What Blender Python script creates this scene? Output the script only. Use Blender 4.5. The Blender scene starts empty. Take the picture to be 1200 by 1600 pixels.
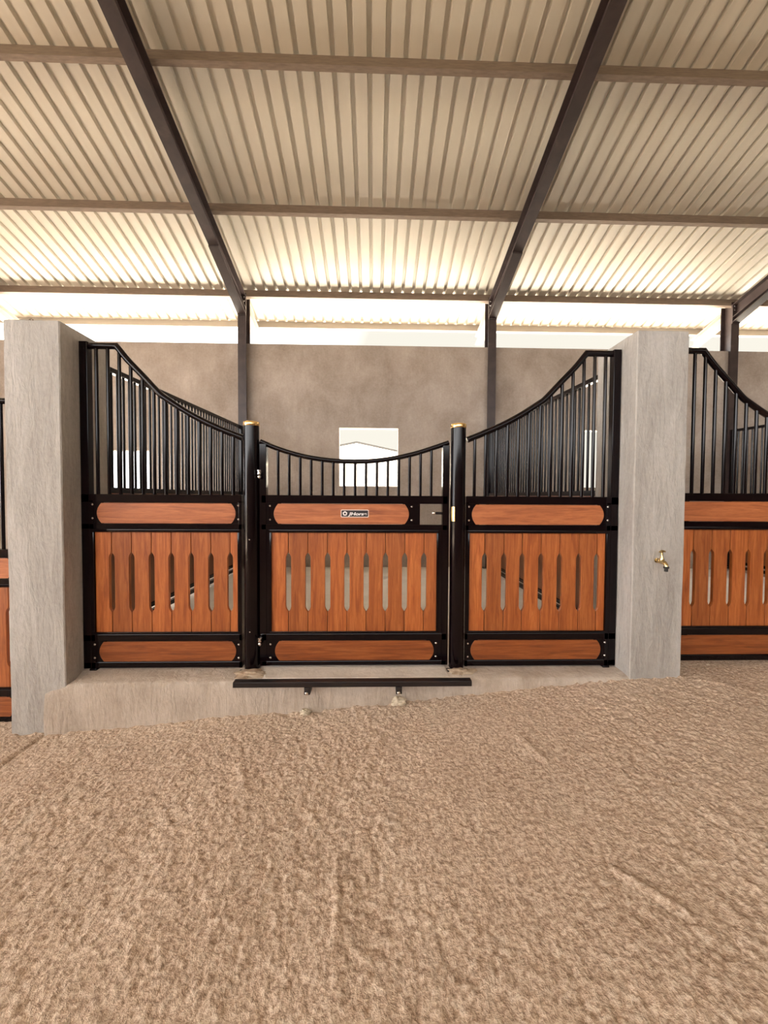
import bpy, bmesh, math, random
import numpy as np
from mathutils import Vector, Matrix

random.seed(7)
S = bpy.context.scene
COL = S.collection

# ---------------------------------------------------------------- camera
cam_d = bpy.data.cameras.new('camera')
cam = bpy.data.objects.new('camera', cam_d)
COL.objects.link(cam)
cam_d.sensor_fit = 'HORIZONTAL'
cam_d.sensor_width = 36.0
cam_d.lens = 17.993
cam_d.clip_start = 0.05
cam_d.clip_end = 300
_r = Vector((0.9996554, -0.0257001, 0.0053393))
_f = Vector((0.0258373, 0.9992896, -0.0274352))
_u = Vector((-0.0046304, 0.0275637, 0.9996093))
M = Matrix.Identity(4)
for i in range(3):
    M[i][0], M[i][1], M[i][2] = _r[i], _u[i], -_f[i]
M[0][3], M[1][3], M[2][3] = 0.13325, -2.62941, 1.14708
cam.matrix_world = M
S.camera = cam

# ---------------------------------------------------------------- light
S.view_settings.view_transform = 'Standard'
S.view_settings.look = 'None'
S.view_settings.gamma = 1.0
S.view_settings.exposure = 0.22
S.view_settings.use_curve_mapping = False

SKY_FRONT = (0.83, 0.795, 0.70)     # dusty pale sky above the back wall
SKY_UP = (1.0, 1.0, 1.0)
SKY_REAR = (0.97, 0.97, 0.97)        # bright bluish-white side of the sky, behind the photographer
STR_UP, STR_REAR = 3.0, 9.0
GLOW_DIR = (-0.90, -0.38, 0.22)
SUN_STRENGTH = 92.0
SUN_DIR = (0.45, -0.14, -0.88)

w = bpy.data.worlds.new('sky')
S.world = w
w.use_nodes = True
nt = w.node_tree
nt.nodes.clear()
out = nt.nodes.new('ShaderNodeOutputWorld')
bg = nt.nodes.new('ShaderNodeBackground')
tc = nt.nodes.new('ShaderNodeTexCoord')
sep = nt.nodes.new('ShaderNodeSeparateXYZ')
nt.links.new(tc.outputs['Generated'], sep.inputs[0])


def span(sock, lo, hi):
    r = nt.nodes.new('ShaderNodeMapRange')
    r.inputs['From Min'].default_value = lo
    r.inputs['From Max'].default_value = hi
    nt.links.new(sock, r.inputs['Value'])
    return r.outputs[0]


def skymix(fac, a, b):
    m = nt.nodes.new('ShaderNodeMix')
    m.data_type = 'RGBA'
    m.clamp_result = False
    nt.links.new(fac, m.inputs[0])
    for v, i in ((a, 6), (b, 7)):
        if isinstance(v, tuple):
            m.inputs[i].default_value = (*v, 1)
        else:
            nt.links.new(v, m.inputs[i])
    return m.outputs[2]


c = skymix(span(sep.outputs['Z'], 0.50, 0.85), SKY_FRONT, tuple(STR_UP * k for k in SKY_UP))
glow = nt.nodes.new('ShaderNodeVectorMath')
glow.operation = 'DOT_PRODUCT'
nt.links.new(tc.outputs['Generated'], glow.inputs[0])
glow.inputs[1].default_value = GLOW_DIR
c = skymix(span(glow.outputs['Value'], -0.25, 0.80), c, tuple(STR_REAR * k for k in SKY_REAR))
nt.links.new(c, bg.inputs['Color'])
nt.links.new(bg.outputs[0], out.inputs['Surface'])

sun_d = bpy.data.lights.new('sun', 'SUN')
sun_d.energy = SUN_STRENGTH
sun_d.angle = 0.02
sun_d.color = (1.0, 0.975, 0.93)
sun = bpy.data.objects.new('sun', sun_d)
COL.objects.link(sun)
sun.rotation_euler = Vector(SUN_DIR).to_track_quat('-Z', 'Y').to_euler()
sun.location = (0, 12, 30)


# ---------------------------------------------------------------- materials
def mat(name):
    m = bpy.data.materials.new(name)
    m.use_nodes = True
    n = m.node_tree
    b = n.nodes['Principled BSDF']
    return m, n, b


def N(n, kind, **kw):
    nd = n.nodes.new(kind)
    for k, v in kw.items():
        if k in nd.inputs:
            nd.inputs[k].default_value = v
        else:
            setattr(nd, k, v)
    return nd


def ramp(n, src, stops):
    r = n.nodes.new('ShaderNodeValToRGB')
    e = r.color_ramp.elements
    while len(e) < len(stops):
        e.new(0.5)
    for i, (p, c) in enumerate(stops):
        e[i].position = p
        e[i].color = (*c, 1)
    n.links.new(src, r.inputs[0])
    return r.outputs[0]


def coords(n, scale, which='Object'):
    t = n.nodes.new('ShaderNodeTexCoord')
    mp = n.nodes.new('ShaderNodeMapping')
    mp.inputs['Scale'].default_value = scale
    n.links.new(t.outputs[which], mp.inputs[0])
    return mp.outputs[0]


def noise(n, vec, scale, detail=4, rough=0.55, dist=0.0):
    t = N(n, 'ShaderNodeTexNoise')
    t.inputs['Scale'].default_value = scale
    t.inputs['Detail'].default_value = detail
    t.inputs['Roughness'].default_value = rough
    t.inputs['Distortion'].default_value = dist
    n.links.new(vec, t.inputs['Vector'])
    return t.outputs[0]


def mixc(n, fac, a, b, mode='MIX'):
    m = n.nodes.new('ShaderNodeMix')
    m.data_type = 'RGBA'
    m.blend_type = mode
    for v, i in ((fac, 0), (a, 6), (b, 7)):
        if hasattr(v, 'is_linked'):
            n.links.new(v, m.inputs[i])
        elif i == 0:
            m.inputs[0].default_value = v
        else:
            m.inputs[i].default_value = (*v, 1)
    return m.outputs[2]


def bump(n, b, height, strength, dist, prev=None):
    bp = n.nodes.new('ShaderNodeBump')
    bp.inputs['Strength'].default_value = strength
    bp.inputs['Distance'].default_value = dist
    n.links.new(height, bp.inputs['Height'])
    if prev is not None:
        n.links.new(prev, bp.inputs['Normal'])
    n.links.new(bp.outputs[0], b.inputs['Normal'])
    return bp.outputs[0]


def simple(name, col, rough, metal=0.0, coat=0.0, spec=0.5):
    m, n, b = mat(name)
    b.inputs['Base Color'].default_value = (*col, 1)
    b.inputs['Roughness'].default_value = rough
    b.inputs['Metallic'].default_value = metal
    b.inputs['Coat Weight'].default_value = coat
    b.inputs['Coat Roughness'].default_value = 0.06
    b.inputs['Specular IOR Level'].default_value = spec
    return m, n, b


def plaster(name, c0, c1, c2, streak=(3, 3, 0.7), rough=0.9, bs=0.65):
    m, n, b = mat(name)
    v = coords(n, streak, 'Object')
    big = noise(n, v, 1.6, 5, 0.6, 0.3)
    c = ramp(n, big, [(0.32, c0), (0.52, c1), (0.72, c2)])
    v1 = coords(n, (1, 1, 1), 'Object')
    fine = noise(n, v1, 38, 3, 0.6)
    c = mixc(n, 0.25, c, ramp(n, fine, [(0.3, c0), (0.7, c2)]))
    n.links.new(c, b.inputs['Base Color'])
    b.inputs['Roughness'].default_value = rough
    b.inputs['Specular IOR Level'].default_value = 0.25
    v2 = coords(n, (6, 6, 1.6), 'Object')
    h = noise(n, v2, 3.0, 6, 0.62, 0.4)
    p = bump(n, b, h, bs, 0.02)
    bump(n, b, fine, 0.3, 0.005, p)
    return m


MAT = {}
MAT['pillar'] = plaster('pillar_plaster', (0.315, 0.29, 0.265), (0.425, 0.40, 0.37), (0.53, 0.50, 0.475))
MAT['wall'] = plaster('wall_plaster', (0.26, 0.205, 0.165), (0.37, 0.305, 0.255), (0.48, 0.41, 0.355), (1.2, 1.2, 0.9), 0.92, 0.25)
MAT['sill'] = plaster('sill_plaster', (0.37, 0.30, 0.24), (0.49, 0.415, 0.345), (0.60, 0.52, 0.45), (2.5, 2.5, 1.5), 0.9, 0.7)
MAT['slab'] = plaster('slab_concrete', (0.70, 0.66, 0.62), (0.78, 0.75, 0.71), (0.84, 0.81, 0.78), (1.5, 1.5, 1.5), 0.85, 0.2)
MAT['threshold'] = plaster('threshold_concrete', (0.52, 0.455, 0.395), (0.63, 0.565, 0.50), (0.73, 0.665, 0.60), (2.0, 8, 2), 0.85, 0.3)
MAT['mortar'] = plaster('mortar', (0.30, 0.20, 0.13), (0.45, 0.35, 0.25), (0.55, 0.46, 0.36), (9, 9, 9), 0.95, 0.6)
MAT['foam'] = plaster('pale_mortar', (0.52, 0.43, 0.31), (0.61, 0.52, 0.40), (0.68, 0.60, 0.48), (20, 20, 20), 0.9, 0.6)

# aisle floor: rough scabbled concrete
m, n, b = mat('rough_floor_concrete')
v = coords(n, (1, 1, 1))
big = noise(n, v, 0.9, 4, 0.6, 0.4)
c = ramp(n, big, [(0.30, (0.47, 0.345, 0.25)), (0.52, (0.58, 0.44, 0.33)), (0.75, (0.68, 0.54, 0.425))])
gr = noise(n, v, 62, 4, 0.65)
c2 = ramp(n, gr, [(0.36, (0.22, 0.13, 0.08)), (0.49, (0.60, 0.455, 0.345)), (0.62, (0.92, 0.80, 0.67))])
c = mixc(n, 0.5, c, c2)
sv = coords(n, (7.0, 1.3, 1))
st = noise(n, sv, 1.7, 5, 0.65, 0.6)
c = mixc(n, ramp(n, st, [(0.56, (0, 0, 0)), (0.74, (0.55, 0.55, 0.55))]), c, (0.56, 0.46, 0.36))
n.links.new(c, b.inputs['Base Color'])
b.inputs['Roughness'].default_value = 0.9
b.inputs['Specular IOR Level'].default_value = 0.2
p = bump(n, b, gr, 0.9, 0.016)
MAT['floor'] = m

# corrugated sheet underside
m, n, b = mat('painted_roof_sheet')
v = coords(n, (9, 0.25, 1))
h = noise(n, v, 1.0, 3, 0.5)
c = ramp(n, h, [(0.25, (0.52, 0.47, 0.395)), (0.75, (0.57, 0.52, 0.44))])
n.links.new(c, b.inputs['Base Color'])
b.inputs['Roughness'].default_value = 0.38
b.inputs['Specular IOR Level'].default_value = 0.6
MAT['sheet'] = m

# galvanised purlin
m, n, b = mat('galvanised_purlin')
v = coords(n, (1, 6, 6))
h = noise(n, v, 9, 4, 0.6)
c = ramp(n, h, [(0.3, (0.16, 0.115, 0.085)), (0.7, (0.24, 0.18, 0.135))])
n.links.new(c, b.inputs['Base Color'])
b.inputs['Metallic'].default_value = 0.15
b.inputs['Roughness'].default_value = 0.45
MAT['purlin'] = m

# dark primed structural steel
m, n, b = mat('dark_primed_steel')
v = coords(n, (1, 1, 1))
h = noise(n, v, 5, 6, 0.65, 0.5)
c = ramp(n, h, [(0.35, (0.026, 0.016, 0.015)), (0.62, (0.045, 0.028, 0.026)), (0.8, (0.10, 0.066, 0.060))])
n.links.new(c, b.inputs['Base Color'])
b.inputs['Roughness'].default_value = 0.42
MAT['steel'] = m

MAT['galv_glare'], n, b = simple('glare_paled_steel', (0.34, 0.30, 0.255), 0.5, 0.1)  # eave purlin and rafter tails: steel colour lightened to imitate glare
MAT['black'], n, b = simple('black_powder_coat', (0.0045, 0.0018, 0.0025), 0.12, 0.0, 0.0, 0.25)
MAT['black_dull'], n, b = simple('black_satin', (0.010, 0.006, 0.006), 0.45)
MAT['brass'], n, b = simple('brass', (0.83, 0.56, 0.24), 0.18, 1.0)
MAT['tap_brass'], n, b = simple('tap_brass', (0.62, 0.47, 0.24), 0.25, 1.0)
MAT['chrome'], n, b = simple('bright_steel', (0.80, 0.77, 0.74), 0.15, 1.0)
MAT['white'], n, b = simple('white_print', (0.82, 0.80, 0.80), 0.4)
MAT['silver'], n, b = simple('silver_border', (0.80, 0.66, 0.58), 0.35, 0.3)
MAT['plate'], n, b = simple('plaque_black', (0.022, 0.016, 0.018), 0.4)
MAT['wire'], n, b = simple('rusty_wire', (0.16, 0.11, 0.08), 0.6, 0.5)
MAT['rubber'], n, b = simple('black_rubber', (0.02, 0.018, 0.015), 0.6)
MAT['shed_wall'], n, b = simple('white_painted_wall', (0.80, 0.76, 0.68), 0.9)
MAT['shed_trim'], n, b = simple('grey_barge_board', (0.022, 0.020, 0.018), 0.8)
MAT['sand'] = plaster('sandy_ground', (0.50, 0.45, 0.37), (0.58, 0.53, 0.45), (0.66, 0.61, 0.53), (0.6, 0.6, 0.6), 0.95, 0.3)

MAT['dark_ground'] = plaster('unseen_dark_ground', (0.06, 0.05, 0.035), (0.09, 0.075, 0.05), (0.12, 0.10, 0.07), (0.6, 0.6, 0.6), 0.95, 0.3)  # unseen yard, coloured dark to cut light bouncing onto the ceiling


def wood(name, axis, dark, mid, light, tone=0.3, coat=0.15, rough=0.42):
    m, n, b = mat(name)
    sc = {'x': (1.1, 10, 16), 'z': (16, 10, 1.1)}[axis]
    t = n.nodes.new('ShaderNodeTexCoord')
    g = n.nodes.new('ShaderNodeNewGeometry')
    off = N(n, 'ShaderNodeVectorMath', operation='SCALE')
    off.inputs[0].default_value = (3.1, 7.3, 5.7)
    n.links.new(g.outputs['Random Per Island'], off.inputs['Scale'])
    add = N(n, 'ShaderNodeVectorMath', operation='ADD')
    n.links.new(t.outputs['Object'], add.inputs[0])
    n.links.new(off.outputs[0], add.inputs[1])
    mp = n.nodes.new('ShaderNodeMapping')
    mp.inputs['Scale'].default_value = sc
    n.links.new(add.outputs[0], mp.inputs[0])
    gr = noise(n, mp.outputs[0], 2.6, 6, 0.62, 0.9)
    c = ramp(n, gr, [(0.30, dark), (0.50, mid), (0.72, light)])
    mp2 = n.nodes.new('ShaderNodeMapping')
    mp2.inputs['Scale'].default_value = tuple(s * 6 for s in sc)
    n.links.new(add.outputs[0], mp2.inputs[0])
    pore = noise(n, mp2.outputs[0], 3.0, 3, 0.6)
    c = mixc(n, ramp(n, pore, [(0.30, (0.5, 0.5, 0.5)), (0.46, (0, 0, 0))]), c, dark)
    # board to board tone
    hs = n.nodes.new('ShaderNodeHueSaturation')
    vr = n.nodes.new('ShaderNodeMapRange')
    n.links.new(g.outputs['Random Per Island'], vr.inputs['Value'])
    vr.inputs['To Min'].default_value = 1.0 - tone
    vr.inputs['To Max'].default_value = 1.0 + tone
    n.links.new(vr.outputs[0], hs.inputs['Value'])
    n.links.new(c, hs.inputs['Color'])
    n.links.new(hs.outputs[0], b.inputs['Base Color'])
    b.inputs['Roughness'].default_value = rough
    b.inputs['Coat Weight'].default_value = coat
    b.inputs['Coat Roughness'].default_value = 0.25
    bump(n, b, pore, 0.10, 0.002)
    return m


MAT['slat_wood'] = wood('teak_slats', 'z', (0.235, 0.052, 0.010), (0.385, 0.105, 0.022), (0.53, 0.175, 0.046), 0.24)
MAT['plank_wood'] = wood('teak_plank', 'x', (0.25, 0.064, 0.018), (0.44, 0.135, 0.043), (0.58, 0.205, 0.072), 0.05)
MAT['kick_wood_shade'] = wood('shaded_teak_kick_board', 'x', (0.15, 0.034, 0.008), (0.265, 0.068, 0.014), (0.38, 0.115, 0.030), 0.05)  # same teak darkened: weaker light near the floor put into the colour
MAT['dark_wood'] = wood('dark_teak', 'z', (0.10, 0.028, 0.010), (0.17, 0.052, 0.018), (0.25, 0.085, 0.03), 0.12)


# ---------------------------------------------------------------- mesh helpers
def bx(bm, x0, x1, y0, y1, z0, z1, bev=0.0):
    vs = [bm.verts.new((x, y, z)) for x in (x0, x1) for y in (y0, y1) for z in (z0, z1)]
    fs = [(0, 1, 3, 2), (4, 6, 7, 5), (0, 4, 5, 1), (2, 3, 7, 6), (0, 2, 6, 4), (1, 5, 7, 3)]
    faces = [bm.faces.new([vs[i] for i in f]) for f in fs]
    if bev > 0:
        es = list({e for f in faces for e in f.edges})
        bmesh.ops.bevel(bm, geom=es, offset=bev, segments=2, profile=0.5, affect='EDGES')


def prism(bm, pts, y0, y1):
    """outline in X/Z extruded along Y"""
    a = [bm.verts.new((x, y0, z)) for x, z in pts]
    c = [bm.verts.new((x, y1, z)) for x, z in pts]
    k = len(pts)
    bm.faces.new(a)
    bm.faces.new(c[::-1])
    for i in range(k):
        bm.faces.new((a[i], c[i], c[(i + 1) % k], a[(i + 1) % k]))


def ring_frame(path, i):
    if i == 0:
        t = path[1] - path[0]
    elif i == len(path) - 1:
        t = path[-1] - path[-2]
    else:
        t = (path[i + 1] - path[i]).normalized() + (path[i] - path[i - 1]).normalized()
    return t.normalized()


def tube(bm, path, r, seg=12, cap=True, up=Vector((0, 1, 0))):
    path = [Vector(p) for p in path]
    rs = r if isinstance(r, (list, tuple)) else [r] * len(path)
    rings = []
    for i, p in enumerate(path):
        t = ring_frame(path, i)
        ref = up if abs(t.dot(up)) < 0.95 else Vector((1, 0, 0))
        s = t.cross(ref).normalized()
        q = s.cross(t).normalized()
        k = 1.0
        if 0 < i < len(path) - 1:
            d = (path[i] - path[i - 1]).normalized()
            k = 1.0 / max(0.6, d.dot(t))
        rings.append([bm.verts.new(p + rs[i] * ((s * k) * math.cos(2 * math.pi * j / seg) + q * math.sin(2 * math.pi * j / seg))) for j in range(seg)])
    for a, c in zip(rings, rings[1:]):
        for j in range(seg):
            bm.faces.new((a[j], a[(j + 1) % seg], c[(j + 1) % seg], c[j]))
    if cap:
        bm.faces.new(rings[0][::-1])
        bm.faces.new(rings[-1])


def lathe(bm, prof, cx=0, cy=0, seg=24, axis='z', base=0.0):
    """prof: list of (r, h); axis z or y (towards -y)"""
    rings = []
    for r, h in prof:
        ring = []
        for j in range(seg):
            a = 2 * math.pi * j / seg
            if axis == 'z':
                ring.append(bm.verts.new((cx + r * math.cos(a), cy + r * math.sin(a), base + h)))
            else:
                ring.append(bm.verts.new((cx + r * math.cos(a), base - h, cy + r * math.sin(a))))
        rings.append(ring)
    for a, c in zip(rings, rings[1:]):
        for j in range(seg):
            bm.faces.new((a[j], a[(j + 1) % seg], c[(j + 1) % seg], c[j]))
    bm.faces.new(rings[0][::-1])
    bm.faces.new(rings[-1])


def obj(name, bm, m, parent=None, smooth=35, loc=None):
    me = bpy.data.meshes.new(name)
    bmesh.ops.recalc_face_normals(bm, faces=bm.faces)
    bm.to_mesh(me)
    bm.free()
    if smooth:
        me.polygons.foreach_set('use_smooth', [True] * len(me.polygons))
        me.set_sharp_from_angle(angle=math.radians(smooth))
    me.materials.append(MAT[m] if isinstance(m, str) else m)
    o = bpy.data.objects.new(name, me)
    COL.objects.link(o)
    if parent:
        o.parent = parent
    if loc:
        o.location = loc
    return o


def boxobj(name, x0, x1, y0, y1, z0, z1, m, parent=None, bev=0.003):
    bm = bmesh.new()
    bx(bm, x0, x1, y0, y1, z0, z1, bev)
    return obj(name, bm, m, parent, smooth=0)


def thing(name, label, cat, loc=(0, 0, 0), group=None):
    o = bpy.data.objects.new(name, None)
    o.empty_display_size = 0.1
    COL.objects.link(o)
    o.location = loc
    o['label'] = label
    o['category'] = cat
    if group:
        o['group'] = group
    return o


def tag(o, label, cat, group=None):
    o['label'] = label
    o['category'] = cat
    if group:
        o['group'] = group
    return o


def struct(o):
    o['kind'] = 'structure'
    return o


def copy_tree(o, parent=None):
    c = o.copy()
    COL.objects.link(c)
    c.parent = parent
    for ch in o.children:
        copy_tree(ch, c)
    return c


# ---------------------------------------------------------------- numpy noise
_rng = np.random.default_rng(11)
_tab = _rng.random((256, 256))


def vnoise(x, y):
    xi = np.floor(x).astype(int)
    yi = np.floor(y).astype(int)
    fx = x - xi
    fy = y - yi
    fx = fx * fx * (3 - 2 * fx)
    fy = fy * fy * (3 - 2 * fy)
    a = _tab[xi % 256, yi % 256]
    b_ = _tab[(xi + 1) % 256, yi % 256]
    c_ = _tab[xi % 256, (yi + 1) % 256]
    d = _tab[(xi + 1) % 256, (yi + 1) % 256]
    return (a * (1 - fx) + b_ * fx) * (1 - fy) + (c_ * (1 - fx) + d * fx) * fy - 0.5


BAY = 4.032
LOW = -0.375     # floor drop of the stall on the left
HIGH = 0.03

# ---------------------------------------------------------------- floor of the aisle
GX = [-14, -6, -2.15, -1.95, -1.45, -1.04, -0.63, -0.21, 0.04, 0.62, 1.05, 1.48, 1.82, 2.17, 2.30, 2.94, 13]
GZ = [-0.42, -0.40, -0.362, -0.358, -0.317, -0.283, -0.249, -0.219, -0.195, -0.141, -0.097, -0.053, -0.029, -0.012, -0.002, 0.018, 0.06]


def floor_z(x, y):
    z = np.interp(x, GX, GZ)
    return z - 0.012 * np.clip(-0.15 - y, 0, 10)


def axis_pts(fine0, fine1, step, lo, hi, coarse):
    a = np.arange(lo, fine0, coarse)
    f = np.arange(fine0, fine1, step)
    c_ = np.append(np.arange(fine1, hi, coarse), hi)
    return np.concatenate([a, f, c_])


xs = axis_pts(-2.5, 3.1, 0.0072, -14, 13, 0.2)
ys = axis_pts(-1.85, 0.04, 0.0066, -9.5, 0.32, 0.13)
XX, YY = np.meshgrid(xs, ys)
ZZ = floor_z(XX, YY)
rough = 0.55 + 1.1 * np.clip(vnoise(XX * 1.3 + 9, YY * 1.1) + 0.15, 0, 1)
ZZ += 0.010 * vnoise(XX * 2.3, YY * 2.0) + 0.008 * vnoise(XX * 6 + 40, YY * 3 + 9)
edge = np.exp(-np.clip(-0.150 - YY, 0, 1) / 0.035) * (np.abs(XX) < 2.2)
ZZ += edge * (0.022 * vnoise(XX * 9 + 5, YY * 9 + 3) + 0.016 * vnoise(XX * 33, YY * 33) + 0.002)
ZZ += rough * (0.0068 * vnoise(XX * 31 + 3, YY * 29) + 0.0080 * vnoise(XX * 64 + 17, YY * 58 + 5) + 0.0050 * vnoise(XX * 108 + 31, YY * 100 + 2))
# raked streaks and a cast joint by the left pillar
for (ax, ay, bx_, by_, wd, hh) in [(0.10, -0.75, 0.20, -0.42, 0.02, 0.007), (0.97, -1.36, 1.10, -1.52, 0.012, 0.011),
                                   (0.92, -0.62, 0.97, -0.80, 0.02, 0.007), (-0.55, -0.62, -0.50, -0.80, 0.025, 0.007),
                                   (2.25, -0.2, 2.9, -0.75, 0.012, 0.008), (1.9, -0.2, 2.3, -0.6, 0.02, 0.006),
                                   (0.0, -1.2, 0.03, -1.5, 0.015, 0.006)]:
    dx, dy = bx_ - ax, by_ - ay
    t = np.clip(((XX - ax) * dx + (YY - ay) * dy) / (dx * dx + dy * dy), 0, 1)
    dist = np.hypot(XX - ax - t * dx, YY - ay - t * dy)
    ZZ += hh * np.exp(-(dist / wd) ** 2)
joint = -1.965 + 0.01 * (YY + 0.15)
ZZ += np.where((XX < joint) & (YY > -1.5), 0.004, 0.0) - 0.012 * np.exp(-((XX - joint) / 0.012) ** 2)
ny, nx = XX.shape
verts = np.stack([XX, YY, ZZ], -1).reshape(-1, 3)
idx = np.arange(ny * nx).reshape(ny, nx)
quads = np.stack([idx[:-1, :-1], idx[:-1, 1:], idx[1:, 1:], idx[1:, :-1]], -1).reshape(-1, 4)
me = bpy.data.meshes.new('floor')
me.vertices.add(len(verts))
me.vertices.foreach_set('co', verts.ravel())
me.loops.add(quads.size)
me.loops.foreach_set('vertex_index', quads.ravel().astype(np.int32))
me.polygons.add(len(quads))
me.polygons.foreach_set('loop_start', np.arange(0, quads.size, 4, dtype=np.int32))
me.polygons.foreach_set('loop_total', np.full(len(quads), 4, dtype=np.int32))
me.update(calc_edges=True)
me.polygons.foreach_set('use_smooth', [True] * len(quads))
me.materials.append(MAT['floor'])
floor = struct(bpy.data.objects.new('floor', me))
COL.objects.link(floor)

# outdoor ground
bm = bmesh.new()
bx(bm, -90, 90, 2.0, 110, -0.9, -0.55)
struct(obj('ground', bm, 'sand', smooth=0))
bm = bmesh.new()
bx(bm, -90, 90, -90, 2.0, -0.9, -0.55)
struct(obj('ground_yard', bm, 'dark_ground', smooth=0))

# ---------------------------------------------------------------- stall floors, sill, threshold
for nm, x0, x1, dz in (('stall_floor', -2.0, 2.03, 0.0), ('stall_floor', 2.03, 6.1, HIGH - 0.055), ('stall_floor', -14, -2.0, LOW)):
    bm = bmesh.new()
    y0 = 0.04
    vs = [(x0, y0, dz - .3), (x1, y0, dz - .3), (x1, 3.74, dz - .3), (x0, 3.74, dz - .3),
          (x0, y0, dz + .0), (x1, y0, dz + .0), (x1, 3.74, dz + .058), (x0, 3.74, dz + .058)]
    v = [bm.verts.new(p) for p in vs]
    for f in ((0, 3, 2, 1), (4, 5, 6, 7), (0, 1, 5, 4), (1, 2, 6, 5), (2, 3, 7, 6), (3, 0, 4, 7)):
        bm.faces.new([v[i] for i in f])
    struct(obj(nm, bm, 'slab', smooth=0))

# sill: plastered step under the middle stall, its face dies into the rising floor
nxs, prof = 90, []
x_l, x_r = -1.965, 1.84
bm = bmesh.new()
rows = []
for i in range(nxs + 1):
    x = x_l + (x_r - x_l) * i / nxs
    wob = 0.004 * float(vnoise(np.array(x * 5.0), np.array(2.3))) + 0.003 * float(vnoise(np.array(x * 17.0), np.array(8.3)))
    top = -0.032 + 0.016 * min(1, max(0, (x + 1.8) / 2.5))
    if x < -1.80:      # render carried over the foot of the pillar, ragged end
        top -= 0.05 * max(0, (-1.83 - x) / 0.13) + 6 * abs(wob)
        wob -= 0.008
    row = [(-0.150 + wob, -0.55), (-0.150 + wob * 2, -0.25), (-0.149 + wob, top - 0.03), (-0.143 + wob, top - 0.008), (-0.130 + wob, top + 0.001),
           (-0.07, min(top + 0.008 + wob, -0.008)), (-0.01, -0.008 + min(wob, 0)), (0.06, -0.002), (0.06, -0.55)]
    rows.append([bm.verts.new((x, y, z)) for y, z in row])
for a, c_ in zip(rows, rows[1:]):
    for j in range(len(a)):
        bm.faces.new((a[j], c_[j], c_[(j + 1) % len(a)], a[(j + 1) % len(a)]))
bm.faces.new(rows[0])
bm.faces.new(rows[-1][::-1])
struct(obj('stall_sill', bm, 'sill', smooth=50))

bm = bmesh.new()
prism(bm, [(-0.648, -0.045), (0.636, -0.045), (0.636, 0.0), (-0.648, 0.0)], -0.137, 0.062)
for v in bm.verts:
    if v.co.z > -0.01:
        v.co.z = -0.0135 if v.co.y < 0 else 0.005
        v.co.x *= 0.985
        if v.co.y < 0:
            v.co.x += 0.012 * (1 if v.co.x > 0 else 5)
            v.co.y += 0.008
bmesh.ops.bevel(bm, geom=list(bm.edges), offset=0.005, segments=2, affect='EDGES')
struct(obj('threshold_slab', bm, 'threshold'))

# ---------------------------------------------------------------- back wall with one window opening per stall
WT = 3.695
WY0, WY1 = 3.725, 3.87
bm = bmesh.new()
for k in range(-3, 4):
    xc = k * BAY
    xa, xb = xc - 2.0, xc - 2.0 + BAY
    dz = {-1: -0.40, -2: -0.40, -3: -0.40}.get(k, 0.0)
    wx0, wx1, wz0, wz1 = xc - 0.445, xc + 0.525, 1.398 + dz, 2.352 + dz
    bx(bm, xa, wx0, WY0, WY1, -0.9, WT)
    bx(bm, wx1, xb, WY0, WY1, -0.9, WT)
    bx(bm, wx0, wx1, WY0, WY1, -0.9, wz0)
    bx(bm, wx0, wx1, WY0, WY1, wz1, WT)
bmesh.ops.remove_doubles(bm, verts=bm.verts, dist=0.0005)
struct(obj('wall_back', bm, 'wall', smooth=0))

# ---------------------------------------------------------------- roof sheeting (ceiling)
SL = 0.28
PER = 0.1686


def pz(y):            # underside line of the purlins
    return 4.397 - SL * (y - 3.65)


RIDGE_Y, EAVE_Y = -3.0, 4.50


def sheet(name, x0, x1, ya, yb, zf):
    bm = bmesh.new()
    k0 = math.floor((x0 - 0.215) / PER)
    k1 = math.ceil((x1 - 0.215) / PER)
    line = []
    for k in range(k0, k1 + 1):
        xr = 0.215 + k * PER
        seam = (k % 4 == 0)
        if seam:
            line += [(xr - 0.004, 0.0), (xr - 0.003, -0.004), (xr + 0.001, -0.004), (xr + 0.002, 0.006)]
        else:
            line += [(xr, 0.0)]
        line += [(xr + 0.008, 0.040), (xr + 0.043, 0.040), (xr + 0.053, 0.0)]
    A = [bm.verts.new((x, ya, zf(ya) + z)) for x, z in line]
    B = [bm.verts.new((x, yb, zf(yb) + z)) for x, z in line]
    A2 = [bm.verts.new((x, ya, zf(ya) + z + 0.0015)) for x, z in line]
    B2 = [bm.verts.new((x, yb, zf(yb) + z + 0.0015)) for x, z in line]
    for i in range(len(line) - 1):
        bm.faces.new((A[i], A[i + 1], B[i + 1], B[i]))
        bm.faces.new((A2[i], B2[i], B2[i + 1], A2[i + 1]))
        bm.faces.new((A[i], A2[i], A2[i + 1], A[i + 1]))
        bm.faces.new((B[i], B[i + 1], B2[i + 1], B2[i]))
    bm.faces.new((A[0], B[0], B2[0], A2[0]))
    bm.faces.new((A[-1], A2[-1], B2[-1], B[-1]))
    return struct(obj(name, bm, 'sheet', smooth=0))


RX0, RX1 = -14.2, 13.2
sheet('ceiling', RX0, RX1, RIDGE_Y, EAVE_Y, lambda y: pz(y) + 0.131)
zr = pz(RIDGE_Y) + 0.131
sheet('ceiling_rear', RX0, RX1, -9.0, RIDGE_Y, lambda y: zr - SL * (RIDGE_Y - y))

# ---------------------------------------------------------------- purlins
cs, sn = 1 / math.hypot(1, SL), SL / math.hypot(1, SL)


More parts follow.
